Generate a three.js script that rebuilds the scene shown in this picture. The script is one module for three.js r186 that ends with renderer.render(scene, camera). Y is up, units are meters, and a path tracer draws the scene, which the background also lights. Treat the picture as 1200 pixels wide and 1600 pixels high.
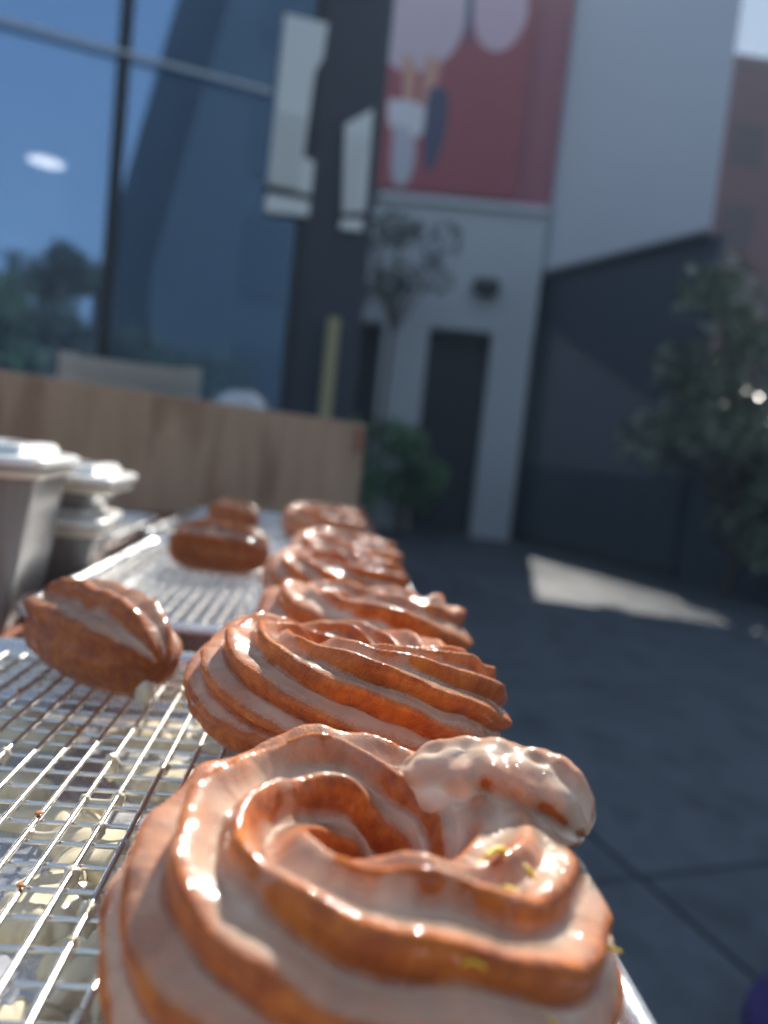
import * as THREE from 'three';
import { mergeGeometries } from 'three/addons/utils/BufferGeometryUtils.js';
import { RoundedBoxGeometry } from 'three/addons/geometries/RoundedBoxGeometry.js';
import { createNoise3D } from 'simplex-noise';

/* ---------- camera, sky, sun, exposure ---------- */
const scene = new THREE.Scene();
const D2R = Math.PI / 180;
const camera = new THREE.PerspectiveCamera(69.42, 0.75, 0.01, 400);
camera.position.set(0, 1.02, 0);
camera.rotation.order = 'YXZ';
camera.rotation.set(-4.646 * D2R, -4.555 * D2R, 6.0 * D2R);
camera.focus = 0.195;
camera.userData.fStop = 6.5;

const SUN_EL = 34.2 * D2R, SUN_AZ = 14.0 * D2R;   // azimuth to the right of -z
const sunDir = new THREE.Vector3(Math.sin(SUN_AZ) * Math.cos(SUN_EL), Math.sin(SUN_EL), -Math.cos(SUN_AZ) * Math.cos(SUN_EL));

function skyTexture() {
  const W = 512, H = 256, data = new Float32Array(W * H * 4), v = new THREE.Vector3();
  for (let j = 0; j < H; j++) for (let i = 0; i < W; i++) {
    const el = ((j + 0.5) / H - 0.5) * Math.PI, az = ((i + 0.5) / W - 0.5) * 2 * Math.PI;
    v.set(Math.cos(az) * Math.cos(el), Math.sin(el), Math.sin(az) * Math.cos(el));
    const h = Math.max(0, v.y), k = Math.pow(1 - h, 3.2), c = Math.max(-1, Math.min(1, v.dot(sunDir)));
    const g = 0.10 * Math.exp(-(1 - c) * 9);
    const o = (j * W + i) * 4;
    data[o] = 0.29 + 0.29 * k + g; data[o + 1] = 0.40 + 0.26 * k + g * 0.97; data[o + 2] = 0.58 + 0.18 * k + g * 0.9; data[o + 3] = 1;
  }
  for (let i = 0; i < data.length; i++) if (i % 4 < 3) data[i] *= 0.56;
  const t = new THREE.DataTexture(data, W, H, THREE.RGBAFormat, THREE.FloatType);
  t.mapping = THREE.EquirectangularReflectionMapping; t.magFilter = THREE.LinearFilter; t.needsUpdate = true;
  return t;
}
const skyTex = skyTexture();
scene.background = skyTex;
scene.environment = skyTex;

const sun = new THREE.DirectionalLight(new THREE.Color(1.0, 0.95, 0.87), 5);
sun.name = 'sun';
sun.position.copy(sunDir).multiplyScalar(30);
sun.target.position.set(0, 0, 0);
sun.castShadow = true;
sun.shadow.camera.left = sun.shadow.camera.bottom = -14; sun.shadow.camera.right = sun.shadow.camera.top = 14;
sun.shadow.camera.far = 120; sun.shadow.mapSize.set(4096, 4096);
scene.add(sun, sun.target);

const renderer = new THREE.WebGLRenderer({ antialias: true });
renderer.toneMapping = THREE.LinearToneMapping;
renderer.toneMappingExposure = 2.0;
renderer.shadowMap.enabled = true;

/* ---------- helpers ---------- */
function rng(seed) { return () => { seed = (seed + 0x6d2b79f5) | 0; let t = Math.imul(seed ^ (seed >>> 15), 1 | seed); t = (t + Math.imul(t ^ (t >>> 7), 61 | t)) ^ t; return ((t ^ (t >>> 14)) >>> 0) / 4294967296; }; }
const noise = createNoise3D(rng(7));
const clamp = THREE.MathUtils.clamp, lerp = THREE.MathUtils.lerp;
const smooth = (a, b, x) => { const t = clamp((x - a) / (b - a), 0, 1); return t * t * (3 - 2 * t); };
const fbm = (x, y, z, n = 3) => { let s = 0, a = 0.5; for (let i = 0; i < n; i++) { s += a * noise(x, y, z); x *= 2.03; y *= 2.03; z *= 2.03; a *= 0.5; } return s; };
const col = (r, g, b) => new THREE.Color().setRGB(r, g, b);
const mat = (c, roughness, metalness = 0, extra = {}) => new THREE.MeshPhysicalMaterial({ color: col(...c), roughness, metalness, ...extra });
const used = new Map();
function numbered(n) { const k = used.get(n) ?? 0; used.set(n, k + 1); return k ? `${n}_${String(k).padStart(3, '0')}` : n; }
const lit = (o) => { o.traverse((m) => { if (m.isMesh) { m.castShadow = true; m.receiveShadow = true; } }); return o; };
function tag(o, label, category, group) { o.userData.label = label; o.userData.category = category; if (group) o.userData.group = group; return o; }
function thing(name, label, category, pos = [0, 0, 0], turn = 0, group) {
  const o = new THREE.Group(); o.name = numbered(name); o.position.set(...pos); o.rotation.y = turn; scene.add(o);
  return tag(o, label, category, group);
}
function part(name, geo, m, parent, pos) {
  const o = new THREE.Mesh(geo, m); o.name = name; if (pos) o.position.set(...pos); parent.add(o); o.castShadow = o.receiveShadow = true; return o;
}
function structure(name, geo, m, pos) { const o = part(name, geo, m, scene, pos); o.userData.kind = 'structure'; return o; }
const bx = (w, h, d, x = 0, y = 0, z = 0) => new THREE.BoxGeometry(w, h, d).translate(x, y, z);
// box given by its limits
const lim = (x0, x1, y0, y1, z0, z1) => bx(x1 - x0, y1 - y0, z1 - z0, (x0 + x1) / 2, (y0 + y1) / 2, (z0 + z1) / 2);
const rbx = (w, h, d, r, x = 0, y = 0, z = 0) => new RoundedBoxGeometry(w, h, d, 3, r).translate(x, y, z);

function dataTexture(size, fn, srgb = false) {
  const d = new Uint8Array(size * size * 4);
  for (let j = 0; j < size; j++) for (let i = 0; i < size; i++) {
    const v = fn(i / size, j / size), o = (j * size + i) * 4;
    const c = Array.isArray(v) ? v : [v, v, v];
    for (let k = 0; k < 3; k++) d[o + k] = clamp(Math.round(c[k] * 255), 0, 255);
    d[o + 3] = 255;
  }
  const t = new THREE.DataTexture(d, size, size); t.wrapS = t.wrapT = THREE.RepeatWrapping; t.magFilter = THREE.LinearFilter;
  if (srgb) t.colorSpace = THREE.SRGBColorSpace;
  t.needsUpdate = true; return t;
}
const rep = (t, x, y) => { const c = t.clone(); c.repeat.set(x, y); c.needsUpdate = true; return c; };
// tileable noise: torus coordinates
const tile = (u, v, f, s = 0) => { const a = u * 2 * Math.PI, b = v * 2 * Math.PI; return 0.5 * (noise(Math.cos(a) * f + s, Math.sin(a) * f, Math.cos(b) * f + s * 2) + noise(Math.sin(b) * f + s, Math.cos(a) * f + 9, Math.sin(a + 1) * f)); };

/* textures */
const crumbCells = (() => { const r = rng(21), n = 15, p = []; for (let j = 0; j < n; j++) for (let i = 0; i < n; i++) p.push([(i + r()) / n, (j + r()) / n, 0.35 + 0.65 * r()]); return { n, p }; })();
const crumbBump = dataTexture(512, (u, v) => {
  const { n, p } = crumbCells; let h = 0; const ci = Math.floor(u * n), cj = Math.floor(v * n);
  for (let b = -1; b <= 1; b++) for (let a = -1; a <= 1; a++) {
    const q = p[((cj + b + n) % n) * n + ((ci + a + n) % n)];
    let dx = Math.abs(u - q[0]), dy = Math.abs(v - q[1]); dx = Math.min(dx, 1 - dx); dy = Math.min(dy, 1 - dy);
    const d = Math.hypot(dx, dy) * n / (0.62 * q[2]); if (d < 1) h = Math.max(h, (1 - d * d) * q[2]);
  }
  return 0.25 + 0.45 * h + 0.18 * tile(u, v, 6);
});
const filmBump = dataTexture(256, (u, v) => 0.5 + 0.4 * tile(u, v, 1.6) + 0.12 * tile(u, v, 4, 3));
const brushed = dataTexture(512, (u, v) => 0.5 + 0.25 * tile(u, v, 3) + 0.18 * Math.sin(v * 2 * Math.PI * 90 + 4 * tile(u, v, 1)) * (0.5 + tile(u, v, 2, 4)));
const blotch = dataTexture(512, (u, v) => clamp(0.62 + 0.28 * tile(u, v, 1.3) + 0.2 * tile(u, v, 4, 5) + 0.12 * tile(u, v, 12, 2), 0, 1));
const woodV = dataTexture(512, (u, v) => {
  const s = 0.5 + 0.5 * noise(u * 22, v * 1.3, 3), f = 0.5 + 0.5 * noise(u * 90, v * 3, 8), st = smooth(0.35, 0.9, fbm(u * 9, v * 1.1, 5, 4) + 0.35);
  const b = 0.78 + 0.08 * s + 0.05 * f - 0.13 * st;
  return [b * 0.80, b * (0.675 - 0.03 * st), b * (0.56 - 0.045 * st)];
}, true);
const woodRed = dataTexture(512, (u, v) => {
  const s = 0.5 + 0.5 * noise(u * 3, v * 30, 3), f = 0.5 + 0.5 * noise(u * 8, v * 120, 8);
  const b = 0.62 + 0.2 * s + 0.1 * f; return [b * 0.74, b * 0.46, b * 0.36];
}, true);
const stoneMap = dataTexture(512, (u, v) => { const st = smooth(0.25, 0.6, fbm(u * 5, v * 5, 2, 4) + 0.2), b = 0.80 + 0.16 * tile(u, v, 1.4) + 0.12 * tile(u, v, 6, 2) + 0.14 * tile(u, v, 30, 7) - 0.22 * st; return [b, b, b]; });
const paleMap = dataTexture(512, (u, v) => { const s = smooth(-0.15, 0.4, fbm(u * 2.6, v * 11, 4, 4) + 0.12); const b = 0.42 + 0.5 * s; return [b, b, b]; });

/* ---------- ground ---------- */
const M = {};
M.stone = mat([0.095, 0.112, 0.132], 0.62, 0, { map: stoneMap });
M.stone2 = mat([0.085, 0.10, 0.12], 0.66, 0, { map: stoneMap });
M.stone3 = mat([0.108, 0.124, 0.143], 0.58, 0, { map: stoneMap });
M.grout = mat([0.035, 0.037, 0.04], 0.95);
{
  const g = new THREE.CircleGeometry(75, 64); g.rotateX(-Math.PI / 2);
  structure('ground', g, M.grout, [0, -0.03, 0]);
  const plaza = new THREE.Group(); plaza.name = 'plaza_pavement'; plaza.userData.kind = 'structure'; scene.add(plaza);
  plaza.position.set(0.899, 0, -1.767); plaza.rotation.y = 15.6 * D2R;
  const S = 1.5, J = 0.014, geo = new RoundedBoxGeometry(S - J, 0.05, S - J, 2, 0.006), r = rng(5), ms = [M.stone, M.stone2, M.stone3];
  for (let i = -4; i <= 4; i++) for (let j = -8; j <= 4; j++) part('paving_slab', geo, ms[Math.floor(r() * 3)], plaza, [(i + 0.5) * S, -0.025 + (r() - 0.5) * 0.003, (j + 0.5) * S]);
}

/* ---------- glass storefront (left) ---------- */
M.darkMetal = mat([0.03, 0.035, 0.045], 0.4, 0.3);
M.mirrorGlass = mat([0.31, 0.50, 0.76], 0.015, 1, { transparent: true, opacity: 0.66 });
M.interior = mat([0.09, 0.095, 0.1], 0.8);
M.pier = mat([0.035, 0.045, 0.065], 0.35);
{
  const o = thing('glass_storefront', 'storefront of tall blue reflecting glass panes with thin dark mullions', 'storefront', [-1.61, 0, -3.5], 15.64 * D2R);
  const edges = [-3.49, -1.49, 0.51, 1.397];
  for (let i = 0; i < 3; i++) part('pane', lim(edges[i] + 0.03, edges[i + 1] - 0.03, 0.06, 4.4, -0.012, 0), M.mirrorGlass, o);
  for (let i = 0; i < 4; i++) part('mullion', lim(edges[i] - 0.026, edges[i] + 0.026, 0.06, 4.4, -0.07, 0.03), M.darkMetal, o);
  part('sill', lim(-3.6, 1.42, 0, 0.06, -0.1, 0.035), M.darkMetal, o);
  part('head_rail', lim(-3.6, 1.42, 4.4, 4.6, -0.1, 0.035), M.darkMetal, o);
  part('corner_pier', lim(1.425, 1.767, 0, 4.6, -0.45, 0.02), M.pier, o);
  part('floor', lim(-3.6, 1.767, 0, 0.05, -4, -0.46), M.interior, o);
  part('ceiling', lim(-3.6, 1.767, 3.1, 3.25, -4, -0.12), M.interior, o);
  part('back_wall', lim(-3.6, 1.767, 0.05, 3.1, -4.15, -4.0), M.interior, o);
  part('side_wall', lim(1.6, 1.767, 0.05, 3.1, -4, -0.46), M.pier, o);
  part('side_wall', lim(-3.75, -3.6, 0, 4.6, -4, 0.02), M.pier, o);
  part('roof', lim(-3.75, 1.767, 4.6, 4.8, -4.15, 0.02), M.darkMetal, o);
  part('transom_rail', lim(-3.6, 1.19, 2.685, 2.703, 0.032, 0.04), mat([0.55, 0.58, 0.6], 0.5), o);
}
{ // lamp inside the shop
  const p = [-2.54, 3.1, -6.45];
  const o = thing('ceiling_light', 'round lit downlight in the ceiling behind the blue glass', 'light', p);
  part('trim', new THREE.TorusGeometry(0.15, 0.015, 10, 32).rotateX(Math.PI / 2), mat([0.8, 0.8, 0.8], 0.4), o, [0, -0.012, 0]);
  part('diffuser', new THREE.CylinderGeometry(0.14, 0.14, 0.02, 32), mat([0.9, 0.9, 0.85], 0.5, 0, { emissive: col(1, 0.97, 0.85), emissiveIntensity: 3.2 }), o, [0, -0.012, 0]);
  const s = new THREE.SpotLight(col(1, 0.95, 0.82), 2.5, 0, 1.2, 0.5, 2); s.name = 'downlight'; s.castShadow = true;
  s.position.set(p[0], p[1] - 0.04, p[2]); s.target.position.set(p[0], 0, p[2]); scene.add(s, s.target);
}
// white ribbed panels added in place of bright reflections in the storefront glass
M.whitePanel = mat([0.78, 0.79, 0.76], 0.5);
function ribbed(pts, foot, ribs, label) {
  const o = thing('reflection_panel', label, 'panel', [-1.61, 0, -3.5], 15.64 * D2R, 'white ribbed panels standing in for reflections at the storefront corner');
  const ex = (p, z) => new THREE.ExtrudeGeometry(new THREE.Shape(p.map(([a, b]) => new THREE.Vector2(a, b))), { depth: 0.02, bevelEnabled: false }).translate(0, 0, z);
  part('panel', ex(pts, 0.035), M.whitePanel, o);
  part('foot_panel', ex(foot, 0.035), M.whitePanel, o);
  part('bracket', ex([[foot[0][0], foot[2][1] - 0.01], [foot[1][0], foot[2][1] - 0.01], [foot[1][0], foot[2][1] + 0.05], [foot[0][0], foot[2][1] + 0.05]], 0.022), M.darkMetal, o);
  for (const [x, y0, y1] of ribs) part('rib', lim(x - 0.006, x + 0.006, y0, y1, 0.0552, 0.068), M.whitePanel, o);
}
ribbed([[1.205, 2.256], [1.424, 2.256], [1.425, 2.414], [1.368, 2.426], [1.387, 2.833], [1.419, 2.903], [1.429, 3.073], [1.217, 3.058]],
  [[1.201, 2.126], [1.421, 2.148], [1.423, 2.222], [1.204, 2.212]], [0, 1, 2, 3, 4, 5].map((k) => [1.222 + k * 0.026, 2.262, 2.62]), 'larger white ribbed panel standing in for a reflection high on the storefront beside the dark corner pier');
ribbed([[1.597, 2.2], [1.712, 2.23], [1.702, 2.738], [1.565, 2.629]], [[1.589, 2.12], [1.704, 2.131], [1.708, 2.19], [1.596, 2.17]], [0, 1, 2].map((k) => [1.612 + k * 0.03, 2.24, 2.6]), 'narrow white ribbed panel standing in for a reflection high on the dark corner pier');
{
  const o = thing('yellow_post', 'slim dull yellow post standing in front of the dark corner pier', 'post', [-0.05, 0, -3.80], 15.64 * D2R);
  part('post', rbx(0.055, 1.66, 0.05, 0.008, 0, 0.83, 0), mat([0.36, 0.32, 0.17], 0.6), o);
  part('base_plate', bx(0.16, 0.015, 0.14, 0, 0.0175, 0), M.darkMetal, o);
}

/* ---------- white and red shop at the back ---------- */
M.white = mat([0.58, 0.61, 0.64], 0.7);
M.dark = mat([0.018, 0.024, 0.032], 0.5);
M.red = mat([0.40, 0.14, 0.17], 0.7);  // pinker and paler red: lens glare mixed into the wall colour
{
  const o = thing('white_shop_building', 'white plastered shop front with dark doorways under a red upper wall', 'building', [0, 0, -9.983], -5.97 * D2R);
  part('wall', lim(-3, 2.51, 2.72, 4.28, -4, 0), M.white, o);
  part('ledge', lim(-3, 2.5, 4.28, 4.36, -4, 0.08), mat([0.66, 0.68, 0.70], 0.6), o);
  part('upper_wall', lim(-3, 2.51, 4.36, 7.15, -4, -0.02), M.red, o);
  part('pier', lim(0.53, 1.14, 0, 2.72, -0.6, 0), M.white, o);
  part('pier', lim(1.98, 2.5, 0, 2.72, -0.6, 0), M.white, o);
  part('pier', lim(-3, -0.5, 0, 2.72, -0.6, 0), M.white, o);
  const d = part('door', lim(1.14, 1.98, 0, 2.72, -0.45, -0.38), M.dark, o);
  part('door_handle', bx(0.03, 0.5, 0.04, 1.25, 1.1, -0.35), mat([0.4, 0.4, 0.4], 0.3, 1), d);
  part('window', lim(-0.5, 0.53, 0, 2.72, -0.45, -0.38), M.dark, o);
  part('back_wall', lim(-3, 2.5, 0, 2.72, -4, -3.8), M.dark, o);
  const l = thing('wall_lamp', 'black wall lamp on the white shop front above the doorway', 'lamp', [1.79, 3.28, -9.7], -5.97 * D2R);
  part('housing', rbx(0.34, 0.2, 0.2, 0.06), mat([0.02, 0.022, 0.026], 0.4), l);
  part('wall_plate', bx(0.16, 0.12, 0.06, 0, 0, -0.1), M.darkMetal, l);
}
{ // printed poster on the red wall
  const W = 512, H = 620, c = document.createElement('canvas'); c.width = W; c.height = H; const x = c.getContext('2d');
  x.fillStyle = '#a8525a'; x.fillRect(0, 0, W, H);  // washed-out red, with glare put into the print colour
  const blob = (f, pts) => { x.fillStyle = f; x.beginPath(); x.moveTo(...pts[0]); for (let i = 1; i < pts.length; i++) x.quadraticCurveTo(...pts[i], (pts[i][0] + pts[(i + 1) % pts.length][0]) / 2, (pts[i][1] + pts[(i + 1) % pts.length][1]) / 2); x.closePath(); x.fill(); };
  blob('#d9c3cc', [[30, 0], [290, 0], [300, 120], [250, 250], [120, 300], [20, 260], [10, 120]]);
  blob('#d8a08a', [[95, 240], [140, 240], [150, 380], [115, 400], [100, 330]]);
  blob('#d8a08a', [[170, 240], [225, 230], [215, 340], [165, 400], [165, 320]]);
  blob('#e6e2e6', [[60, 370], [190, 360], [200, 450], [130, 500], [60, 440]]);
  blob('#c5c3cc', [[85, 440], [170, 440], [165, 618], [90, 618]]);
  blob('#4b4c66', [[190, 330], [260, 300], [265, 470], [215, 600], [185, 480]]);
  blob('#dcbcc8', [[300, 0], [470, 0], [500, 110], [430, 220], [320, 190]]);
  blob('#566078', [[282, 0], [305, 0], [315, 200], [290, 190]]);
  const t = new THREE.CanvasTexture(c); t.colorSpace = THREE.SRGBColorSpace;
  const o = thing('poster_panel', 'red poster panel showing a pale figure above the white shop front', 'poster', [0.05, 4.42, -9.978], -5.97 * D2R);
  part('board', lim(0, 2.0, 0, 2.72, 0.004, 0.04), mat([0.40, 0.14, 0.17], 0.6), o);
  const pg = new THREE.PlaneGeometry(1.96, 2.68); part('print', pg, mat([1, 1, 1], 0.5, 0, { map: t }), o, [1.0, 1.36, 0.044]);
}

/* ---------- grey building (right) ---------- */
M.grey = mat([0.60, 0.63, 0.69], 0.75);  // lightened grey: lens glare mixed into the colour
// prism whose flank runs back at an angle
const planPrism = (e, w, y0, y1) => { const g = new THREE.ExtrudeGeometry(new THREE.Shape([[-0.3, w], [e, w], [e - 1.15, w - 1.35], [-0.3, w - 1.35]].map(([a, b]) => new THREE.Vector2(a, -b))), { depth: y1 - y0, bevelEnabled: false }); g.rotateX(-Math.PI / 2); g.translate(0, y0, 0); return g; };
M.navy = mat([0.030, 0.046, 0.070], 0.55);
{
  const o = thing('grey_building', 'grey upper storey over a dark ground floor opened with added slats and a low wall', 'building', [2.49, 0, -9.906], -66.37 * D2R);
  part('upper_storey', planPrism(2.71, 0, 3.6, 7.25), M.grey, o);
  part('soffit_edge', planPrism(2.716, 0.01, 3.56, 3.6), mat([0.2, 0.21, 0.24], 0.6), o);
  // made-up opening between low wall and sloping lintel, added to shape the plaza sun patch
  const fl = (pts, z) => new THREE.ExtrudeGeometry(new THREE.Shape(pts.map(([p, q]) => new THREE.Vector2(p, q))), { depth: 0.08, bevelEnabled: false }).translate(0, 0, z);
  part('added_lintel', fl([[-0.02, 3.0], [2.74, 1.57], [2.74, 3.559], [-0.02, 3.559]], -0.2), M.navy, o);
  part('low_wall', lim(-0.02, 2.74, 0, 1.06, -0.3, -0.16), M.navy, o);
  for (let i = 0; i < 5; i++) part('cladding_panel', lim(0.0 + i * 0.54 + 0.006, 0.0 + (i + 1) * 0.54 - 0.006, 0.12, 1.05, -0.16, -0.12), M.navy, o);
  part('plinth', lim(0, 2.74, 0, 0.12, -0.16, -0.1), M.darkMetal, o);
  part('added_column', lim(2.6, 2.74, 1.06, 1.66, -0.3, -0.16), M.navy, o);
  part('added_column', lim(-0.3, 0.03, 0, 3.559, -0.34, -0.205), M.navy, o);  // added corner post, blocks a leak of sun beside the opening
  for (let i = 0; i < 24; i++) { const y = 1.08 + i * 0.08, e = Math.min(2.59, (3.0 - y - 0.03) / 0.518); if (e > 0.08) part('added_slat', lim(0.03, e, y, y + 0.047, -0.245, -0.235), M.navy, o); }  // added slats that dim and streak the sun patch on the plaza
}
{
  const o = thing('garden_wall', 'low dark wall continuing from the grey building behind the tree', 'wall', [2.49, 0, -9.906], -66.37 * D2R);
  part('wall', lim(2.3, 7, 0, 1.4, -0.42, -0.18), M.navy, o);
  part('coping', lim(2.76, 7, 1.4, 1.46, -0.45, -0.15), M.darkMetal, o);
}
{
  const o = thing('added_backdrop', 'added dark blue block closing the view through the slats under the grey building', 'building', [3, 0, -18]);
  part('wall', lim(0, 5.2, 0, 6.1, -5, 0), M.navy, o);  // made up, keeps the view through the added opening dark
  part('roof', lim(-0.1, 5.25, 6.1, 6.25, -5.1, 0.1), M.darkMetal, o);
}
{
  M.darkRed = mat([0.07, 0.04, 0.045], 0.6);
  const o = thing('red_building', 'dull red building behind the tree at the right edge', 'building', [8.4, 0, -18]);
  part('wall', lim(0, 6.4, 0, 11.1, -4, 0), mat([0.16, 0.07, 0.075], 0.8), o);
  part('parapet', lim(-0.04, 6.44, 11.1, 11.35, -4.04, 0.04), mat([0.15, 0.08, 0.08], 0.8), o);
  for (let j = 0; j < 5; j++) for (let i = 0; i < 4; i++) part('window', lim(0.5 + i * 1.48, 1.3 + i * 1.48, 1.2 + j * 1.9, 2.2 + j * 1.9, 0.0, 0.03), M.darkRed, o);
}

/* ---------- behind the camera: what the glass mirrors ---------- */
{
  const o = thing('dark_office_tower', 'dark tower with a slanted flank mirrored in the storefront glass', 'building', [0, 0, 12]);
  const sh = new THREE.Shape([[3.9, 0], [16, 0], [16, 15], [5.9, 15], [3.9, 5]].map(([a, b]) => new THREE.Vector2(a, b)));
  part('wall', new THREE.ExtrudeGeometry(sh, { depth: 6, bevelEnabled: false }), mat([0.026, 0.036, 0.045], 0.95, 0, { specularIntensity: 0.2 }), o);
  for (let j = 0; j < 4; j++) for (let i = 0; i < 5; i++) part('window', lim(6.3 + i * 1.9, 7.5 + i * 1.9, 1.5 + j * 3.3, 3.6 + j * 3.3, -0.06, -0.002), mat([0.018, 0.025, 0.034], 0.9, 0, { specularIntensity: 0.2 }), o);
}

/* ---------- vegetation ---------- */
function leafGeo(n, shape, size, seed, droop = 0.4) {
  const r = rng(seed), pos = [], nor = [], idx = [], up = new THREE.Vector3(), a = new THREE.Vector3(), b = new THREE.Vector3(), c = new THREE.Vector3(), nn = new THREE.Vector3();
  for (let i = 0; i < n; i++) {
    c.set(...shape(r)); const s = size * (0.6 + 0.8 * r());
    a.set(r() - 0.5, (r() - 0.5) * 0.8 - droop * 0.5, r() - 0.5).normalize(); up.set(r() - 0.5, r() * 0.8 + 0.2, r() - 0.5);
    b.crossVectors(a, up).normalize(); nn.crossVectors(b, a).normalize();
    const k = pos.length / 3, P = (x, y, z) => { const q = c.clone().addScaledVector(a, x * s).addScaledVector(b, y * s).addScaledVector(nn, z * s); pos.push(q.x, q.y, q.z); nor.push(nn.x, nn.y, nn.z); };
    P(0, 0, 0); P(0.35, 0.22, 0.05); P(0.4, 0, -0.03); P(0.35, -0.22, 0.05); P(1, 0, -0.1);
    idx.push(k, k + 1, k + 2, k, k + 2, k + 3, k + 1, k + 4, k + 2, k + 2, k + 4, k + 3);
  }
  const g = new THREE.BufferGeometry(); g.setAttribute('position', new THREE.Float32BufferAttribute(pos, 3)); g.setAttribute('normal', new THREE.Float32BufferAttribute(nor, 3)); g.setIndex(idx); return g;
}
function clumps(r0, centres) { // points in several lumpy balls
  return (r) => { const q = centres[Math.floor(r() * centres.length)]; let x, y, z; do { x = r() * 2 - 1; y = r() * 2 - 1; z = r() * 2 - 1; } while (x * x + y * y + z * z > 1); const k = q[3] * r0; return [q[0] + x * k, q[1] + y * k * 0.85, q[2] + z * k]; };
}
const leafMat = (c, rough = 0.45, t = 0.35) => mat(c, rough, 0, { side: THREE.DoubleSide, transmission: t, thickness: 0 });
M.bark = mat([0.09, 0.07, 0.055], 0.9);
M.leafA = leafMat([0.07, 0.13, 0.05], 0.85, 0.4); M.leafB = leafMat([0.03, 0.05, 0.025], 0.9, 0.25); M.leafGloss = mat([0.19, 0.23, 0.15], 0.2, 0, { side: THREE.DoubleSide, specularIntensity: 1 });
M.leafBright = leafMat([0.12, 0.30, 0.09], 0.85, 0.45);
function tree(name, label, pos, h, crownPts, nLeaf, size, m, seed, group, trunkR = 0.05) {
  const o = thing(name, label, 'tree', pos, 0, group), r = rng(seed * 3 + 1), gs = [];
  const limb = (p0, p1, ra, rb) => { const v = new THREE.Vector3().subVectors(p1, p0), g = new THREE.CylinderGeometry(rb, ra, v.length(), 8, 1); g.translate(0, v.length() / 2, 0); g.applyQuaternion(new THREE.Quaternion().setFromUnitVectors(new THREE.Vector3(0, 1, 0), v.clone().normalize())); g.translate(p0.x, p0.y, p0.z); gs.push(g); };
  const base = new THREE.Vector3(0, 0, 0), top = new THREE.Vector3(0.05, h, 0.03);
  limb(base, top, trunkR, trunkR * 0.65);
  for (const q of crownPts) limb(top.clone().lerp(base, 0.12 * r()), new THREE.Vector3(q[0], q[1], q[2]), trunkR * 0.55, trunkR * 0.12);
  part('trunk', mergeGeometries(gs), M.bark, o);
  part('crown', leafGeo(nLeaf, clumps(1, crownPts), size, seed), m, o);
  return o;
}
const ring = (r, n, rad, y0, y1, s) => Array.from({ length: n }, (_, i) => { const a = i * 2.4 + r(), k = rad * Math.sqrt((i + 0.5) / n); return [Math.cos(a) * k, lerp(y0, y1, r()), Math.sin(a) * k, s * (0.7 + 0.6 * r())]; });
tree('glossy_tree', 'leafy tree with glossy leaves in front of the dark wall on the right', [3.85, 0, -6.7], 0.9, ring(rng(3), 24, 0.85, 0.6, 3.0, 0.34), 4200, 0.13, M.leafGloss, 31);
tree('young_tree', 'slender young tree with sparse foliage before the white shop front', [0.55, 0, -9.2], 2.6, ring(rng(4), 9, 0.62, 2.75, 3.85, 0.28), 900, 0.09, M.leafB, 32, undefined, 0.035);
for (const [i, [x, z, s, l]] of [[0.0, -8.9, 1, 'green leafy shrub beside the storefront corner, left of its twin'], [0.95, -9.3, 0.85, 'green leafy shrub nearest the dark doorway of the white shop']].entries()) {
  const o = thing('shrub', l, 'shrub', [x, 0, z], 0, 'shrubs before the white shop front');
  const pts = ring(rng(40 + i), 9, 0.42 * s, 0.35, 1.55 * s, 0.34 * s), gs = pts.map((q) => { const v = new THREE.Vector3(q[0], q[1], q[2]), g = new THREE.CylinderGeometry(0.006, 0.014, v.length(), 6); g.translate(0, v.length() / 2, 0); g.applyQuaternion(new THREE.Quaternion().setFromUnitVectors(new THREE.Vector3(0, 1, 0), v.clone().normalize())); return g; });
  part('stem', mergeGeometries(gs), M.bark, o);
  part('foliage', leafGeo(1200, clumps(1, pts), 0.13, 50 + i), M.leafBright, o);
}
for (const [i, [x, z, h, s, l]] of [[-0.3, 8.2, 2.6, 1.0, 'green broad tree mirrored at the left edge of the glass'], [0.95, 8.6, 3.3, 0.9, 'tall dark tree mirrored in the glass left of the mullion'], [2.5, 9.2, 2.3, 0.9, 'low dark tree mirrored in the glass right of the mullion']].entries())
  tree('mirrored_tree', l, [x, 0, z], h * 0.7, ring(rng(60 + i), 12, 0.85 * s, h * 0.6, h * 1.25, 0.42 * s), 3200, 0.2, i ? M.leafB : M.leafA, 70 + i, 'trees mirrored in the storefront glass', 0.09);
{
  const o = thing('clipped_hedge', 'long dark green hedge mirrored low in the storefront glass', 'hedge', [1.2, 0, 9.6]);
  const f = (r) => [(r() * 2 - 1) * 4.5, r() * r() * 0.5 + r() * 2.7, (r() * 2 - 1) * 0.6];
  part('foliage', mergeGeometries([leafGeo(14000, f, 0.2, 90)]), M.leafB, o);
  part('stem', mergeGeometries(Array.from({ length: 14 }, (_, i) => new THREE.CylinderGeometry(0.02, 0.03, 1.6, 6).translate(-4.2 + i * 0.65, 0.8, 0))), M.bark, o);
}

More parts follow.
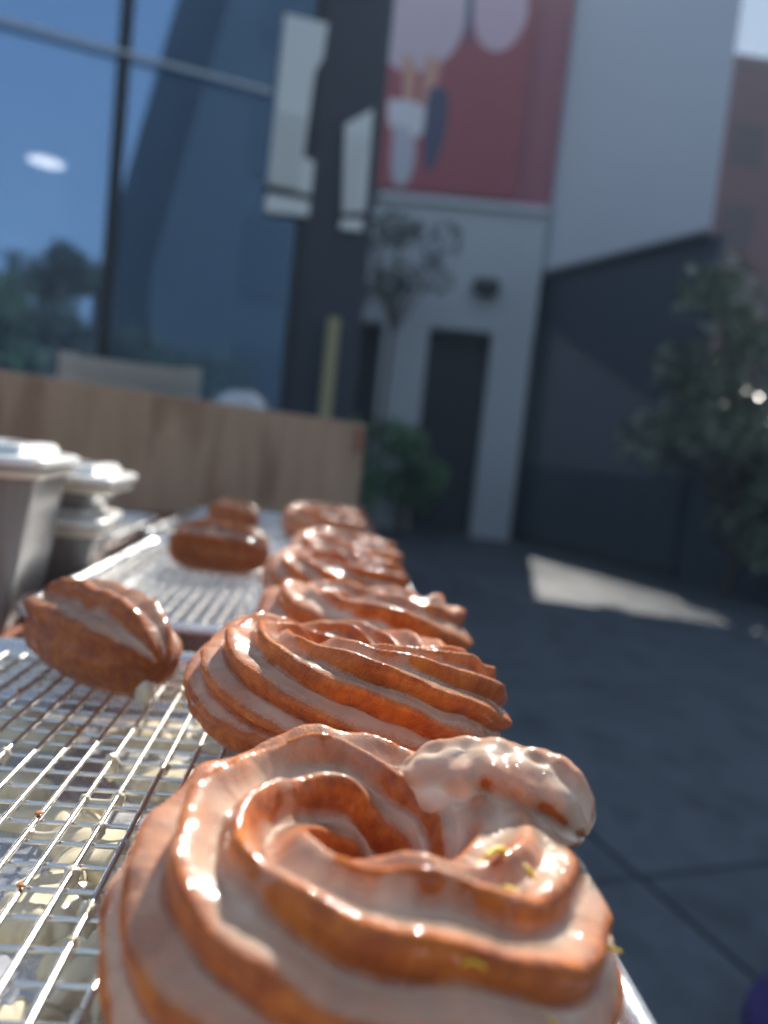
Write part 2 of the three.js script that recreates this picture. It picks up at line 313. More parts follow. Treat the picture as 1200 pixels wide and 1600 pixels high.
/* ---------- table and board ---------- */
const TABLE = 0.889;
{
  const o = thing('table', 'reddish brown wooden serving table under the trays', 'table');
  const m = mat([1, 1, 1], 0.45, 0, { map: rep(woodRed, 1.5, 1.5) });
  for (let i = 0; i < 6; i++) part('table_plank', rbx(0.158, 0.035, 1.98, 0.003, -0.855 + i * 0.16 + 0.08 - 0.02, TABLE - 0.0175, -0.76), m, o);
  for (const [x, z] of [[-0.82, 0.16], [0.03, 0.16], [-0.82, -1.68], [0.03, -1.68]]) part('leg', rbx(0.06, TABLE - 0.037, 0.06, 0.004, x, (TABLE - 0.037) / 2, z), m, o);
  part('apron', lim(-0.8, 0.01, TABLE - 0.13, TABLE - 0.037, -1.69, -1.66), m, o);
  part('apron', lim(0.02, 0.045, TABLE - 0.13, TABLE - 0.037, -1.64, 0.12), m, o);
}
{
  const A = new THREE.Vector3(-0.70, 0, -0.93), B = new THREE.Vector3(0.054, 0, -1.3), L = A.distanceTo(B), turn = -Math.atan2(B.z - A.z, B.x - A.x);
  const o = thing('wooden_board', 'worn brown wooden board standing upright across the back of the table', 'board', [A.x, TABLE, A.z], turn);
  const sh = new THREE.Shape([[0, 0.001], [L, 0.001], [L, 0.172], [0, 0.188]].map(([a, b]) => new THREE.Vector2(a, b)));
  const g = new THREE.ExtrudeGeometry(sh, { depth: 0.018, bevelEnabled: true, bevelSize: 0.0015, bevelThickness: 0.0015, bevelSegments: 2 }); g.translate(0, 0.0015, -0.018);
  part('board', g, mat([1, 1, 1], 0.6, 0, { map: rep(woodV, 1.4, 3), bumpMap: rep(brushed, 2, 2), bumpScale: 0.0006 }), o);
  part('corner_bracket', rbx(0.012, 0.045, 0.003, 0.001, L - 0.012, 0.145, 0.0035), mat([0.30, 0.10, 0.07], 0.5), o);
}
M.steel = mat([0.62, 0.62, 0.63], 0.28, 1, { bumpMap: rep(brushed, 3, 3), bumpScale: 0.00015 });
{
  const o = thing('steel_bin', 'low open steel bin standing behind the board', 'bin', [-0.40, TABLE, -1.47], 14 * D2R);
  part('side_panel', lim(-0.09, 0.10, 0.0, 0.25, 0.0, 0.006), M.steel, o);
  part('side_panel', lim(-0.09, 0.10, 0.0, 0.235, -0.14, -0.134), M.steel, o);
  part('end_plate', lim(-0.125, -0.09, 0.0, 0.254, -0.14, 0.008), M.steel, o);
  part('end_plate', lim(0.10, 0.135, 0.0, 0.254, -0.14, 0.008), M.steel, o);
  part('floor', lim(-0.09, 0.10, 0.0, 0.006, -0.134, 0), M.steel, o);
}
{
  const o = thing('steel_bowl', 'shiny steel bowl upside down behind the board', 'bowl', [-0.178, TABLE, -1.42]);
  const pts = [[0.062, 0], [0.066, 0.004], [0.064, 0.012], [0.062, 0.12], [0.058, 0.17], [0.048, 0.2], [0.03, 0.216], [0.0, 0.222]].map(([a, b]) => new THREE.Vector2(a, b));
  part('shell', new THREE.LatheGeometry(new THREE.SplineCurve(pts).getPoints(40), 48), mat([0.42, 0.41, 0.40], 0.16, 1, { side: THREE.DoubleSide }), o);
}

/* ---------- trays, racks ---------- */
function roundedLoop(hw, hd, r, n = 8) {
  const p = []; r = Math.max(r, 0.0005);
  for (const [cx, cz, a0] of [[hw - r, hd - r, 0], [-(hw - r), hd - r, 90], [-(hw - r), -(hd - r), 180], [hw - r, -(hd - r), 270]])
    for (let i = 0; i <= n; i++) { const a = (a0 + (90 * i) / n) * D2R; p.push([cx + Math.cos(a) * r, cz + Math.sin(a) * r]); }
  return p;
}
function loft(hw, hd, r, rings, capFirst = true, capLast = true) { // rings: [inset, y]
  const pos = [], uv = [], idx = []; let n = 0;
  for (const [ins, y] of rings) { const l = roundedLoop(hw - ins, hd - ins, r - ins); n = l.length; for (const [x, z] of l) { pos.push(x, y, z); uv.push(x * 4, z * 4); } }
  for (let k = 0; k + 1 < rings.length; k++) for (let i = 0; i < n; i++) { const a = k * n + i, b = k * n + (i + 1) % n; idx.push(a, a + n, b, b, a + n, b + n); }
  const cap = (k, flip) => { const c = pos.length / 3; pos.push(0, rings[k][1], 0); uv.push(0, 0); for (let i = 0; i < n; i++) { const a = k * n + i, b = k * n + (i + 1) % n; flip ? idx.push(c, a, b) : idx.push(c, b, a); } };
  if (capFirst) cap(0, false); if (capLast) cap(rings.length - 1, true);
  const g = new THREE.BufferGeometry(); g.setAttribute('position', new THREE.Float32BufferAttribute(pos, 3)); g.setAttribute('uv', new THREE.Float32BufferAttribute(uv, 2)); g.setIndex(idx); g.computeVertexNormals(); return g;
}
M.alu = mat([0.60, 0.61, 0.63], 0.42, 0.75, { bumpMap: brushed, bumpScale: 0.0001, roughnessMap: rep(blotch, 1.7, 1.7) });
M.wire = mat([0.78, 0.76, 0.72], 0.22, 1);
const RIM = 0.0245, RACK_Y = 0.0235;   // above the table: wires' upper level = TABLE + RACK_Y + wire radius
const WR = 0.00085;
function trayGeo(w, d) {
  return loft(w / 2, d / 2, 0.03, [[0.02, 0.0022], [0.018, 0.0022], [0.0155, 0.003], [0.014, 0.005], [0.008, 0.0205], [0.0065, 0.0225], [0.004, 0.0242], [0.0015, 0.0242], [0.0002, 0.0228], [0.0002, 0.0205], [0.0018, 0.0192], [0.0038, 0.0195], [0.006, 0.0205], [0.0125, 0.004], [0.0145, 0.001], [0.018, 0.0004], [0.02, 0.0002]]);
}
function tray(label, x0, x1, z0, z1, turn = 0) {
  const o = thing('sheet_tray', label, 'tray', [(x0 + x1) / 2, TABLE + 0.0005, (z0 + z1) / 2], turn, 'metal sheet trays on the table');
  part('pan', trayGeo(x1 - x0, z1 - z0), M.alu, o);
  return o;
}
function rack(label, w, d, pos, turn, sx, sz) {
  const o = thing('cooling_rack', label, 'rack', pos, turn, 'wire cooling racks in the trays');
  const gz = new THREE.CylinderGeometry(WR, WR, d, 8, 1).rotateX(Math.PI / 2), gx = new THREE.CylinderGeometry(WR * 0.8, WR * 0.8, w, 8, 1).rotateZ(Math.PI / 2);
  const nx = Math.round(w / sx), nz = Math.round(d / sz), y = RACK_Y - 0.001;
  for (let i = 0; i <= nx; i++) part('long_wire', gz, M.wire, o, [-w / 2 + (w * i) / nx, y, 0]);
  for (let i = 1; i < nz; i++) part('cross_wire', gx, M.wire, o, [0, y - WR * 1.7, -d / 2 + (d * i) / nz]);
  const loop = roundedLoop(w / 2 + 0.001, d / 2 + 0.001, 0.008).map(([x, z]) => new THREE.Vector3(x, y - WR, z));
  part('frame', new THREE.TubeGeometry(new THREE.CatmullRomCurve3(loop, true, 'catmullrom', 0.1), 160, 0.0017, 8, true), M.wire, o);
  for (const [a, b] of [[-1, -1], [1, -1], [-1, 1], [1, 1]]) part('foot', new THREE.CylinderGeometry(0.0018, 0.0018, y - 0.004, 8).translate(a * (w / 2 - 0.006), (y + 0.0035) / 2 - 0.0003, b * (d / 2 - 0.006)), M.wire, o);
  return o;
}
const trayA = tray('near aluminium tray holding the rack under the front crullers', -0.172, 0.076, -0.358, -0.021);
const rackA = rack('near wire rack dotted with pale glaze drips under the front crullers', 0.212, 0.30, [-0.048, TABLE, -0.1895], 0, 0.0086, 0.0100);
tray('middle aluminium tray behind the leaning elongated cruller', -0.168, 0.076, -0.738, -0.402);
rack('middle wire rack under the rear crullers of the row', 0.208, 0.30, [-0.046, TABLE, -0.57], 0, 0.0086, 0.0100);
tray('small aluminium tray behind the white lidded tubs', -0.44, -0.196, -0.925, -0.64);
rack('dark wire rack in the tray behind the white lidded tubs', 0.21, 0.248, [-0.316, TABLE, -0.7825], 0, 0.0125, 0.0125);
tray('far aluminium tray before the wooden board', -0.185, 0.06, -1.09, -0.752);
rack('far wire rack in the tray before the wooden board', 0.208, 0.30, [-0.0625, TABLE, -0.921], 0, 0.0125, 0.0125);

/* glaze drips on the rack and puddles in the tray */
M.icing = mat([0.80, 0.72, 0.56], 0.35, 0, { clearcoat: 1, clearcoatRoughness: 0.05, transmission: 0.25, thickness: 0 });
M.puddle = mat([0.72, 0.63, 0.44], 0.3, 0, { clearcoat: 1, clearcoatRoughness: 0.04 });
function blobGeo(r, sy, seed, seg = 20) { const g = new THREE.SphereGeometry(r, seg, Math.round(seg * 0.7)), p = g.attributes.position; for (let i = 0; i < p.count; i++) { const x = p.getX(i) / r, y = p.getY(i) / r, z = p.getZ(i) / r, k = 1 + 0.22 * noise(x * 1.2 + seed, y * 1.2, z * 1.2) ; p.setXYZ(i, x * r * k, y * r * k * sy * (y < 0 ? 1.5 : 0.8), z * r * k); } g.computeVertexNormals(); return g; }
function puddleGeo(rx, rz, h, seed) {
  const pos = [], idx = [], uv = [], NR = 16, NA = 96;
  for (let i = 0; i <= NR; i++) for (let j = 0; j < NA; j++) {
    const a = (j / NA) * 2 * Math.PI, t = i / NR, k = 1 + 0.32 * noise(Math.cos(a) * 1.3 + seed, Math.sin(a) * 1.3, seed) + 0.05 * noise(Math.cos(a) * 3.5, Math.sin(a) * 3.5, seed);
    const x = Math.cos(a) * t * rx * k, z = Math.sin(a) * t * rz * k;
    pos.push(x, h * Math.pow(Math.max(0, 1 - Math.pow(t, 3.5)), 0.6) * (1 + 0.12 * noise(x * 70, z * 70, seed)), z); uv.push(x * 20, z * 20);
  }
  for (let i = 0; i < NR; i++) for (let j = 0; j < NA; j++) { const a = i * NA + j, b = i * NA + (j + 1) % NA; idx.push(a, b, a + NA, b, b + NA, a + NA); }
  const g = new THREE.BufferGeometry(); g.setAttribute('position', new THREE.Float32BufferAttribute(pos, 3)); g.setAttribute('uv', new THREE.Float32BufferAttribute(uv, 2)); g.setIndex(idx); g.computeVertexNormals(); return g;
}
{
  const r = rng(77), ax = -0.048, az = -0.2235, tx = trayA.position.x, tz = trayA.position.z, nx = Math.round(0.212 / 0.0086);
  for (let i = 0; i < 34; i++) {
    const wx = -0.106 + (0.212 * Math.round(nx * (0.08 + 0.5 * r()))) / nx, wz = lerp(-0.145, 0.09, r()), s = 0.0014 + 0.0018 * r() * r();
    part('glaze_drip', blobGeo(s, 0.9 + 0.9 * r(), i * 3.1, 16), M.icing, rackA, [wx, RACK_Y - 0.001 - s * 0.3, wz]);
    if (r() < 0.45) { // a string of icing lying along the cross wire
      const c = new THREE.CatmullRomCurve3([0, 1, 2, 3].map((k) => new THREE.Vector3(wx - 0.001 + k * 0.0032 * (r() < 0.5 ? 1 : 1), RACK_Y - 0.0018 - 0.0006 * Math.sin(k * 1.1), wz + (r() - 0.5) * 0.0015)));
      const g = new THREE.TubeGeometry(c, 16, 0.0009 + 0.0006 * r(), 8); part('glaze_string', g, M.icing, rackA);
    }
  }
  const cg = new THREE.IcosahedronGeometry(0.0008, 1), cm = mat([0.5, 0.16, 0.03], 0.7);
  for (let i = 0; i < 10; i++) { const c = part('crumb', cg, cm, rackA, [-0.106 + (0.212 * Math.round(nx * (0.1 + 0.5 * r()))) / nx, RACK_Y + 0.0004, lerp(-0.14, 0.1, r())]); c.scale.set(0.6 + r(), 0.5 + 0.5 * r(), 0.6 + r()); c.rotation.y = r() * 3; }
  const P = [[-0.052, -0.215, 0.024, 0.018], [-0.075, -0.232, 0.018, 0.012], [-0.045, -0.262, 0.022, 0.014], [-0.062, -0.19, 0.014, 0.016], [-0.04, -0.17, 0.016, 0.02], [-0.095, -0.25, 0.014, 0.01], [-0.052, -0.145, 0.013, 0.012], [-0.035, -0.128, 0.012, 0.014], [-0.105, -0.295, 0.022, 0.012], [-0.06, -0.305, 0.026, 0.014], [-0.09, -0.205, 0.009, 0.012], [-0.12, -0.31, 0.016, 0.011], [0.0, -0.2, 0.03, 0.06], [-0.075, -0.165, 0.007, 0.008], [-0.03, -0.31, 0.022, 0.02]];
  P.forEach(([x, z, a, b], i) => part('glaze_puddle', puddleGeo(a * 0.85, b * 0.85, 0.0045 + 0.003 * r(), i * 5.3 + 1), M.puddle, trayA, [x - tx, 0.0021, z - tz]));
}

/* ---------- crullers ---------- */
M.dough = mat([1, 1, 1], 0.95, 0, { transmission: 0.12, thickness: 0, vertexColors: true, bumpMap: crumbBump, bumpScale: 0.0006, specularIntensity: 0.6, clearcoat: 0.55, clearcoatRoughness: 0.08 });
M.glaze = mat([1, 1, 1], 0.32, 0, { vertexColors: true, transparent: true, bumpMap: filmBump, bumpScale: 0.00006, specularIntensity: 0.6, clearcoat: 1, clearcoatRoughness: 0.035 });
M.zest = mat([0.85, 0.55, 0.03], 0.5);

// A piped strand: frame(t) -> {p, out, up} of its core, radius(t), lobes round it that twist along it.
// Icing lies where the dough faces upwards and gathers in the hollows; the steep flanks stay bare.
function strand(o) {
  const { nT, nP, closed, frame, radius, lobes, twist, seed, amp = 0.27, pw = 0.95, flat = 0.72, tall = 1.06, low = -0.45, wet = 0, skew = 0.25, shade = 1, film = 0.52 } = o;
  const surf = (t, f) => {
    const { p, out, up } = frame(t), a = radius(t), c = Math.cos(f), s = Math.sin(f), q = p.clone().addScaledVector(out, c * a).addScaledVector(up, s * a);
    const X = q.x * 1000 + seed * 131, Y = q.y * 1000, Z = q.z * 1000;
    const u0 = lobes * (f + 0.045 * noise(X / 26, Y / 26, Z / 26)) + twist(t), u = u0 + skew * Math.cos(u0), top = o.smoothSide ? smooth(-0.05, 0.5, s) : 1;
    const e = lerp(0.6, Math.pow(0.5 + 0.5 * Math.cos(u), pw), top), gain = 1 + 0.2 * noise(X / 19, Y / 19, Z / 19 + 50);
    const rough = 0.00009 * noise(X / 3.4, Y / 3.4, Z / 3.4) + 0.00003 * noise(X / 1.5, Y / 1.5, Z / 1.5) * (0.3 + e) + (o.lump ?? 0.0003) * noise(X / 9, Y / 9, Z / 9);
    const k = Math.min(1, a / 0.006), am = amp * (o.ampT ? o.ampT(t) : 1) * lerp(o.sideAmp ?? 0.6, 1, smooth(-0.6, 0.4, s)) * lerp(1, o.innerAmp ?? 0.75, smooth(0.2, 0.9, -c));
    const rd = a * (0.82 + (amp - am) * 0.55 + am * e * gain) + rough * k;
    return { p, out, up, c, s, rd, e, X, Y, Z, k };
  };
  const place = (w, r) => w.p.clone().addScaledVector(w.out, w.c * r).addScaledVector(w.up, w.s * r * (w.s > 0 ? tall : flat));
  const W = nP + 1, N = (nT + 1) * W;
  const normals = (pos, nor) => {
    const gp = (i, j, v) => { if (closed) i = (i + nT) % nT; else i = clamp(i, 0, nT); j = (j + nP) % nP; return v.fromArray(pos, (i * W + j) * 3); };
    const a = new THREE.Vector3(), b = new THREE.Vector3(), c = new THREE.Vector3(), d = new THREE.Vector3();
    for (let i = 0; i <= nT; i++) for (let j = 0; j <= nP; j++) {
      gp(i + 1, j, a).sub(gp(i - 1, j, b)); gp(i, j + 1, c).sub(gp(i, j - 1, d)); a.cross(c);
      if (a.lengthSq() < 1e-20) { const w = frame(i / nT), v = frame(clamp(i / nT + (i < nT / 2 ? 0.05 : -0.05), 0, 1)); a.subVectors(w.p, v.p); }
      else a.multiplyScalar(o.sign);
      a.normalize(); nor.set([a.x, a.y, a.z], (i * W + j) * 3);
    }
  };
  const geometry = (pos, nor, uv, color) => {
    const idx = new Uint32Array(nT * nP * 6); let n = 0;
    for (let i = 0; i < nT; i++) for (let j = 0; j < nP; j++) { const q = i * W + j; if (o.sign < 0) idx.set([q, q + 1, q + W, q + 1, q + W + 1, q + W], n); else idx.set([q, q + W, q + 1, q + 1, q + W, q + W + 1], n); n += 6; }
    const g = new THREE.BufferGeometry(); g.setAttribute('position', new THREE.BufferAttribute(pos, 3)); g.setAttribute('normal', new THREE.BufferAttribute(nor, 3)); g.setAttribute('uv', new THREE.BufferAttribute(uv, 2)); g.setAttribute('color', new THREE.BufferAttribute(color, 4)); g.setIndex(new THREE.BufferAttribute(idx, 1)); return g;
  };
  const build = () => {
    const pos = new Float32Array(N * 3), nor = new Float32Array(N * 3), uv = new Float32Array(N * 2), color = new Float32Array(N * 4), R0 = radius(0.5), data = [];
    for (let i = 0; i <= nT; i++) for (let j = 0; j <= nP; j++) {
      const t = closed && i === nT ? 0 : i / nT, f = j === nP ? 0 : (j / nP) * 2 * Math.PI, w = surf(t, f), q = place(w, w.rd), k = i * W + j;
      data.push(w); pos.set([q.x, q.y, q.z], k * 3); uv.set([(i / nT) * o.length / 0.010, (j / nP) * 2 * Math.PI * R0 / 0.010], k * 2);
      const QX = q.x * 1000 + seed * 131, QY = q.y * 1000, QZ = q.z * 1000, n1 = noise(QX / 5, QY / 5, QZ / 5), n2 = noise(QX / 1.3, QY / 1.3, QZ / 1.3 + 5), n3 = noise(QX / 14, QY / 14, QZ / 14 + 30);
      const m = clamp(0.5 + 0.35 * n1 + 0.22 * n2 + 0.35 * n3, 0, 1) , b = shade * lerp(0.70, 1.25, m);
      color.set([0.66 * b, 0.165 * b * lerp(0.86, 1.14, m), 0.026 * b, 1], k * 4);
    }
    normals(pos, nor);
    // icing
    const gp = new Float32Array(N * 3), gn = new Float32Array(N * 3), gc = new Float32Array(N * 4), thick = new Float32Array(N), al = new Float32Array(N);
    const span = Math.max(1, Math.round(nP / lobes * 0.16));
    for (let i = 0; i <= nT; i++) for (let j = 0; j <= nP; j++) {
      const k = i * W + j, w = data[k]; let ny = 0;
      for (let d = -span; d <= span; d++) ny += nor[(i * W + ((j + d + nP) % nP)) * 3 + 1]; ny /= 2 * span + 1;
      const patch = noise(w.X / 12, w.Y / 12, w.Z / 12 + 20), fine = noise(w.X / 4, w.Y / 4, w.Z / 4 + 60), edge = low + 0.25 * noise(w.X / 9, w.Y / 22, w.Z / 9 + 80);
      const lowCut = smooth(edge - 0.15, edge + 0.15, w.s);
      const c = smooth(0.10, 0.72, ny + 0.42 * (0.5 - w.e) + 0.16 * patch + 0.05 * fine + wet) * lowCut;
      thick[k] = lerp(-0.00035, 0.00018 + 0.0013 * Math.pow(1 - w.e, 1.3), c) * w.k;
      al[k] = 0.04 + film * Math.pow(c, 1.25) * (0.5 + 0.55 * (1 - w.e)) * (0.96 + 0.05 * fine) * (1 + 0.45 * noise(w.X / 24, w.Y / 24, w.Z / 24 + 140));
    }
    for (let i = 0; i <= nT; i++) for (let j = 0; j <= nP; j++) {
      const k = i * W + j;
      for (let x = 0; x < 3; x++) gp[k * 3 + x] = pos[k * 3 + x] + nor[k * 3 + x] * thick[k];
      gc.set([0.92, 0.69, 0.50, clamp(al[k], 0, 0.9)], k * 4);
    }
    normals(gp, gn);
    return { dough: geometry(pos, nor, uv, color), glaze: geometry(gp, gn, uv.slice(), gc) };
  };
  return { surf, place, build };
}
// ring strand: angle from +x towards +z (seen from above: towards the camera)
function ringStrand(R, a, seed, q, opt = {}) {
  const wob = (t) => noise(Math.cos(t * 6.283) * 0.9 + seed, Math.sin(t * 6.283) * 0.9, seed * 2), lobes = opt.lobes ?? 9, turns = opt.turns ?? 4;
  const flat = 0.72, base = a * 0.80 * flat + 0.003;
  return strand({ nT: q[0], nP: q[1], closed: true, lobes, seed, flat, length: 2 * Math.PI * R, sign: -1,
    twist: (t) => -turns * t * 2 * Math.PI + (opt.phase ?? 0) + 0.3 * wob(t + 0.3),
    radius: (t) => a * (1 + 0.05 * wob(t) + (opt.bulge ? opt.bulge(t) : 0)),
    frame: (t) => { const g = -t * 2 * Math.PI, ca = Math.cos(g), sa = Math.sin(g), r = R * (1 + 0.03 * wob(t + 0.5)); return { p: new THREE.Vector3(ca * r, base + 0.002 * wob(t + 0.7), -sa * r), out: new THREE.Vector3(ca, 0, -sa), up: new THREE.Vector3(0, 1, 0) }; }, ...opt });
}
function logStrand(L, a, seed, q, opt = {}) {
  const flat = 0.78, base = a * 0.80 * flat + 0.002;
  return strand({ nT: q[0], nP: q[1], closed: false, lobes: 8, seed, flat, length: L, sign: 1, twist: (t) => (opt.tw ?? 0.8) * (t - 0.5) * 4 + (opt.phase ?? 0),
    radius: (t) => { const s = -Math.cos(Math.PI * t); return a * Math.pow(Math.max(0, 1 - Math.pow(Math.abs(s), opt.blunt ?? 3)), 0.5); },
    frame: (t) => ({ p: new THREE.Vector3(-Math.cos(Math.PI * t) * 0.5 * L, base + (opt.arch ? opt.arch(t) : 0), 0.10 * L * Math.pow(2 * t - 1, 2) * (opt.bend ?? 0)), out: new THREE.Vector3(0, 0, 1), up: new THREE.Vector3(0, 1, 0) }), ...opt });
}
const RT = TABLE + RACK_Y - 0.001 + WR - 0.0004;   // level at which a cruller rests on the wires
function cruller(name, label, group, pos, turn, strands, tilt = [0, 0]) {
  const o = thing(name, label, 'cruller', pos, turn, group); o.rotation.order = 'YXZ'; o.rotation.x = tilt[0]; o.rotation.z = tilt[1];
  const made = strands.map((s) => s.build());
  part('dough', mergeGeometries(made.map((m) => m.dough)), M.dough, o);
  part('glaze', mergeGeometries(made.map((m) => m.glaze)), M.glaze, o);
  return o;
}
const ROW = 'glazed ring crullers in the row on the right';
// front cruller with its folded tail
{
  const main = ringStrand(0.0280, 0.0213, 1.7, [640, 224], { phase: 0.6, lobes: 12, turns: 5, amp: 0.24, tall: 1.18, innerAmp: 0.9, ampT: (t) => 1 - 0.65 * smooth(0.26, 0.04, Math.abs(((t + 0.57) % 1) - 0.5)), bulge: (t) => -0.14 * smooth(0.2, 0.05, Math.abs(((t + 0.57) % 1) - 0.5)) });
  // tail: a short strand lying over the ring at the back right
  const T0 = new THREE.Vector3(0.006, 0.031, -0.024), T1 = new THREE.Vector3(0.030, 0.0385, -0.020), T2 = new THREE.Vector3(0.0450, 0.0315, -0.0085), curve = new THREE.QuadraticBezierCurve3(T0, T1, T2);
  const tail = strand({ nT: 160, nP: 112, closed: false, lobes: 6, seed: 9.3, length: 0.045, sign: 1, amp: 0.26, wet: 0.75, low: -1.4, flat: 1, tall: 1, film: 0.7, lump: 0.0013, twist: (t) => t * 2.2 + 0.8,
    radius: (t) => 0.0116 * Math.pow(Math.max(0, 1 - Math.pow(Math.abs(Math.cos(Math.PI * t)), 3)), 0.5) * (0.85 + 0.25 * t),
    frame: (t) => { const tt = 0.5 - 0.5 * Math.cos(Math.PI * t), p = curve.getPoint(tt), d = curve.getTangent(tt), out = new THREE.Vector3(0, 1, 0).cross(d).negate().normalize(), up = new THREE.Vector3().crossVectors(out, d).normalize(); if (up.y < 0) up.negate(); return { p, out, up }; } });
  const o = cruller('ring_cruller', 'large glazed ring cruller nearest the camera with yellow zest and a folded tail', ROW, [0.0165, RT, -0.1385], 0, [main, tail]);
  const r = rng(12);
  for (const [deg, f, s] of [[-20, 1.9, 1.2], [-38, 1.75, 1.4], [-43, 1.6, 1.2], [-30, 1.5, 1.1], [-34, 1.95, 1.0], [-58, 0.55, 1.0], [-22, 0.4, 0.9], [-75, 0.9, 0.7]]) {
    const w = main.surf((((-deg / 360) % 1) + 1) % 1, f), q = main.place(w, w.rd + 0.0008);
    const d1 = new THREE.Vector3(r() - 0.5, 0.2 * (r() - 0.5), r() - 0.5).normalize().multiplyScalar(0.0021 * s), up = new THREE.Vector3(0, 0.0005, 0);
    const c = new THREE.CatmullRomCurve3([q.clone().sub(d1), q.clone().add(up), q.clone().add(d1).add(new THREE.Vector3(0.0004, -0.0002, 0.0005))]);
    part('zest', new THREE.TubeGeometry(c, 10, 0.00038 * s, 6), M.zest, o);
  }
}
const midQ = [480, 168], farQ = [300, 120];
cruller('ring_cruller', 'glazed ring cruller second in the row, tilted with bold diagonal ridges', ROW, [0.0135, RT + 0.0085, -0.243], 0.0, [ringStrand(0.0335, 0.0213, 4.2, midQ, { phase: 2.1, lobes: 13, turns: 10, tall: 1.04, amp: 0.24 })], [-0.15, -0.06]);
cruller('ring_cruller', 'glazed ring cruller third in the row with its hole showing', ROW, [0.0235, RT + 0.0055, -0.353], 0.0, [ringStrand(0.0335, 0.0185, 6.5, [360, 132], { phase: 1.0, tall: 1.08, lobes: 8, turns: 6 })], [-0.1, 0]);
const far1 = [ringStrand(0.031, 0.0185, 8.1, farQ, { phase: 0.2, lobes: 10, turns: 8, tall: 1.12 })], far2 = [ringStrand(0.031, 0.018, 10.4, farQ, { phase: 1.4, lobes: 8, turns: 5 })];
cruller('ring_cruller', 'glazed ring cruller fourth in the row, first on the middle rack', ROW, [0.012, RT, -0.50], 0.3, far1);
cruller('ring_cruller', 'sparkling glazed ring cruller fifth in the row', ROW, [0.02, RT, -0.622], 2.0, far2);
cruller('ring_cruller', 'paler ring cruller farthest in the row, on the far rack before the board', ROW, [0.0, RT, -0.865], 4.1, far1.map(() => ringStrand(0.030, 0.0195, 13.7, farQ, { phase: 2.5})));
const LOGS = 'elongated crullers on the left of the racks';
{
  const a = [-0.119, -0.338], b = [-0.05, -0.272], turn = -Math.atan2(b[1] - a[1], b[0] - a[0]);
  const o = cruller('long_cruller', 'elongated cruller lying alone on the near rack with a glaze drip at its tip', LOGS, [(a[0] + b[0]) / 2 - 0.006, RT, (a[1] + b[1]) / 2 - 0.012], turn, [logStrand(0.094, 0.0215, 15.1, [300, 140], { tw: 0.1, phase: 1.9, low: 0.2, blunt: 3, amp: 0.32, pw: 0.8, wet: -0.1, film: 0.36, shade: 0.68, smoothSide: true })]);
  const g = blobGeo(0.0035, 1.6, 4.4, 20); part('glaze_drip', g, M.icing, o, [0.043, 0.008, 0.004]);
}
cruller('long_cruller', 'plump glossy elongated cruller lying on the middle rack', LOGS, [-0.080, RT, -0.585], -0.25, [logStrand(0.082, 0.0225, 17.9, [260, 120], { tw: 0.15, phase: 1.2, low: 0.5, blunt: 4, amp: 0.22, wet: -0.2, film: 0.3, shade: 0.6, smoothSide: true })]);
cruller('long_cruller', 'small elongated cruller on the far rack behind the plump one', LOGS, [-0.105, RT, -0.86], -0.55, [logStrand(0.068, 0.0195, 19.2, [200, 100], { tw: 0.3, phase: 0.2, low: 0.45, blunt: 3, amp: 0.22, wet: -0.2, film: 0.3, shade: 0.6, smoothSide: true })]);

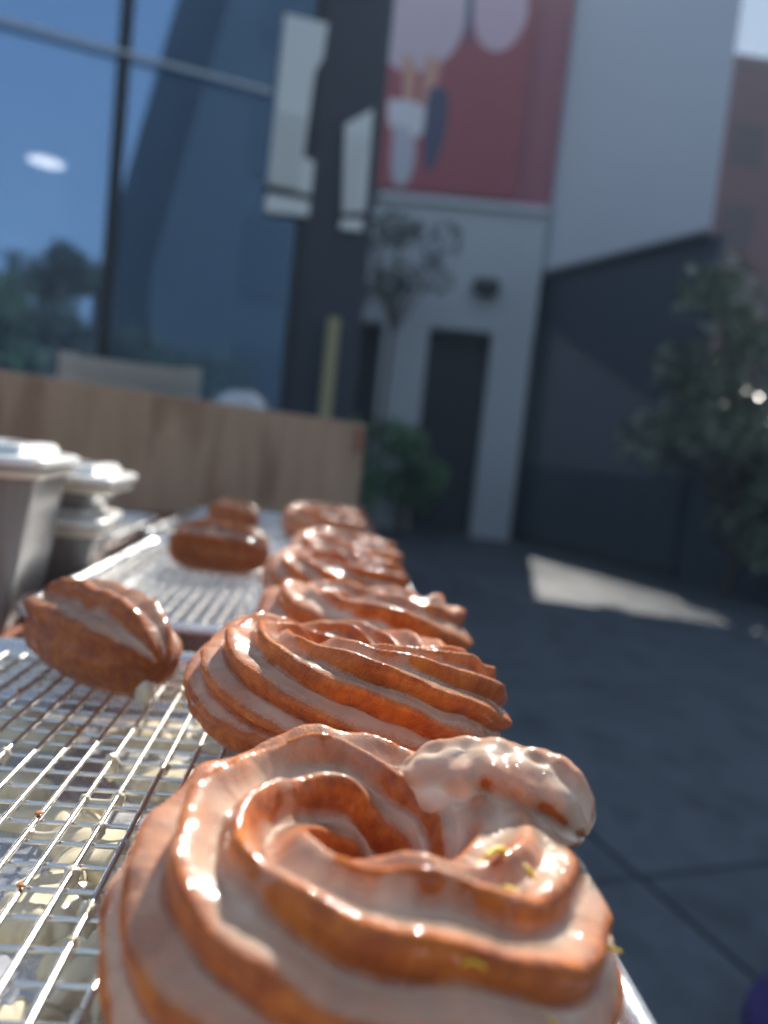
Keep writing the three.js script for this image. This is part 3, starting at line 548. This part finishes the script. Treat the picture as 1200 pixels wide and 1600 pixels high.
/* ---------- lidded tubs ---------- */
M.tub = mat([0.42, 0.41, 0.39], 0.25, 0, { transmission: 0.45, thickness: 0, side: THREE.DoubleSide });
M.tubLid = mat([0.84, 0.83, 0.79], 0.32, 0, { clearcoat: 0.4 });
M.tubRim = mat([0.72, 0.66, 0.54], 0.3);
function tub(label, pos, turn, hw, hd, h, inset) {
  const o = thing('lidded_tub', label, 'tub', pos, turn, 'plastic tubs with white lids beside the trays');
  part('body', loft(hw, hd, 0.016, [[inset + 0.004, 0.0002], [inset + 0.001, 0.001], [inset, 0.004], [inset * 0.5, h * 0.5], [0.001, h - 0.008], [0.0, h - 0.006], [0.0, h - 0.002]], true, false), M.tub, o);
  part('contents', loft(hw - 0.003, hd - 0.003, 0.014, [[inset + 0.003, 0.002], [inset, 0.005], [inset * 0.5 + 0.002, h * 0.55]]), mat([0.42, 0.40, 0.38], 0.6), o);
  part('rim', loft(hw + 0.004, hd + 0.004, 0.02, [[0.006, h - 0.010], [0.0005, h - 0.0095], [0, h - 0.006], [0.0005, h - 0.0035], [0.006, h - 0.003]]), M.tubRim, o);
  part('lid', loft(hw + 0.007, hd + 0.007, 0.022, [[0.004, h - 0.0028], [0.0005, h - 0.0026], [0, h], [0.0006, h + 0.002], [0.003, h + 0.003], [0.013, h + 0.0035], [0.0145, h + 0.008], [0.017, h + 0.0095], [0.03, h + 0.0102]]), M.tubLid, o);
  return o;
}
tub('taller tub with a white lid at the left edge of the photo', [-0.230, TABLE + 0.0005, -0.475], 0.1, 0.058, 0.05, 0.103, 0.012);
tub('lower tub with a pale rim between the taller tub and the small tray', [-0.221, TABLE + 0.0005, -0.585], 0.12, 0.052, 0.045, 0.056, 0.008);
tub('shallow tub with a white lid stacked on the lower tub', [-0.217, TABLE + 0.0005 + 0.0664, -0.583], 0.04, 0.056, 0.047, 0.022, 0.012);

/* ---------- purple bag ---------- */
{
  const o = thing('purple_bag', 'purple fabric bag on the ground in the bottom right corner', 'bag', [0.945, 0, -1.125]);
  o.scale.setScalar(0.85);
  const g = new THREE.SphereGeometry(0.15, 48, 32), p = g.attributes.position;
  for (let i = 0; i < p.count; i++) { const x = p.getX(i) / 0.15, y = p.getY(i) / 0.15, z = p.getZ(i) / 0.15, k = 1 + 0.08 * noise(x * 2, y * 2, z * 2) + 0.02 * noise(x * 8, y * 2, z * 8); p.setXYZ(i, x * 0.15 * k, Math.max(-0.1, y * 0.13 * k) + 0.1, z * 0.15 * k); }
  g.computeVertexNormals();
  part('bag', g, mat([0.075, 0.05, 0.2], 0.9), o);
  part('neck', new THREE.CylinderGeometry(0.028, 0.045, 0.05, 24).translate(0, 0.24, 0), mat([0.07, 0.045, 0.18], 0.9), o);
}

/* ---------- haze added to imitate lens glare ---------- */
scene.fog = new THREE.FogExp2(col(0.66, 0.84, 1.0), 0.0075);

renderer.render(scene, camera);
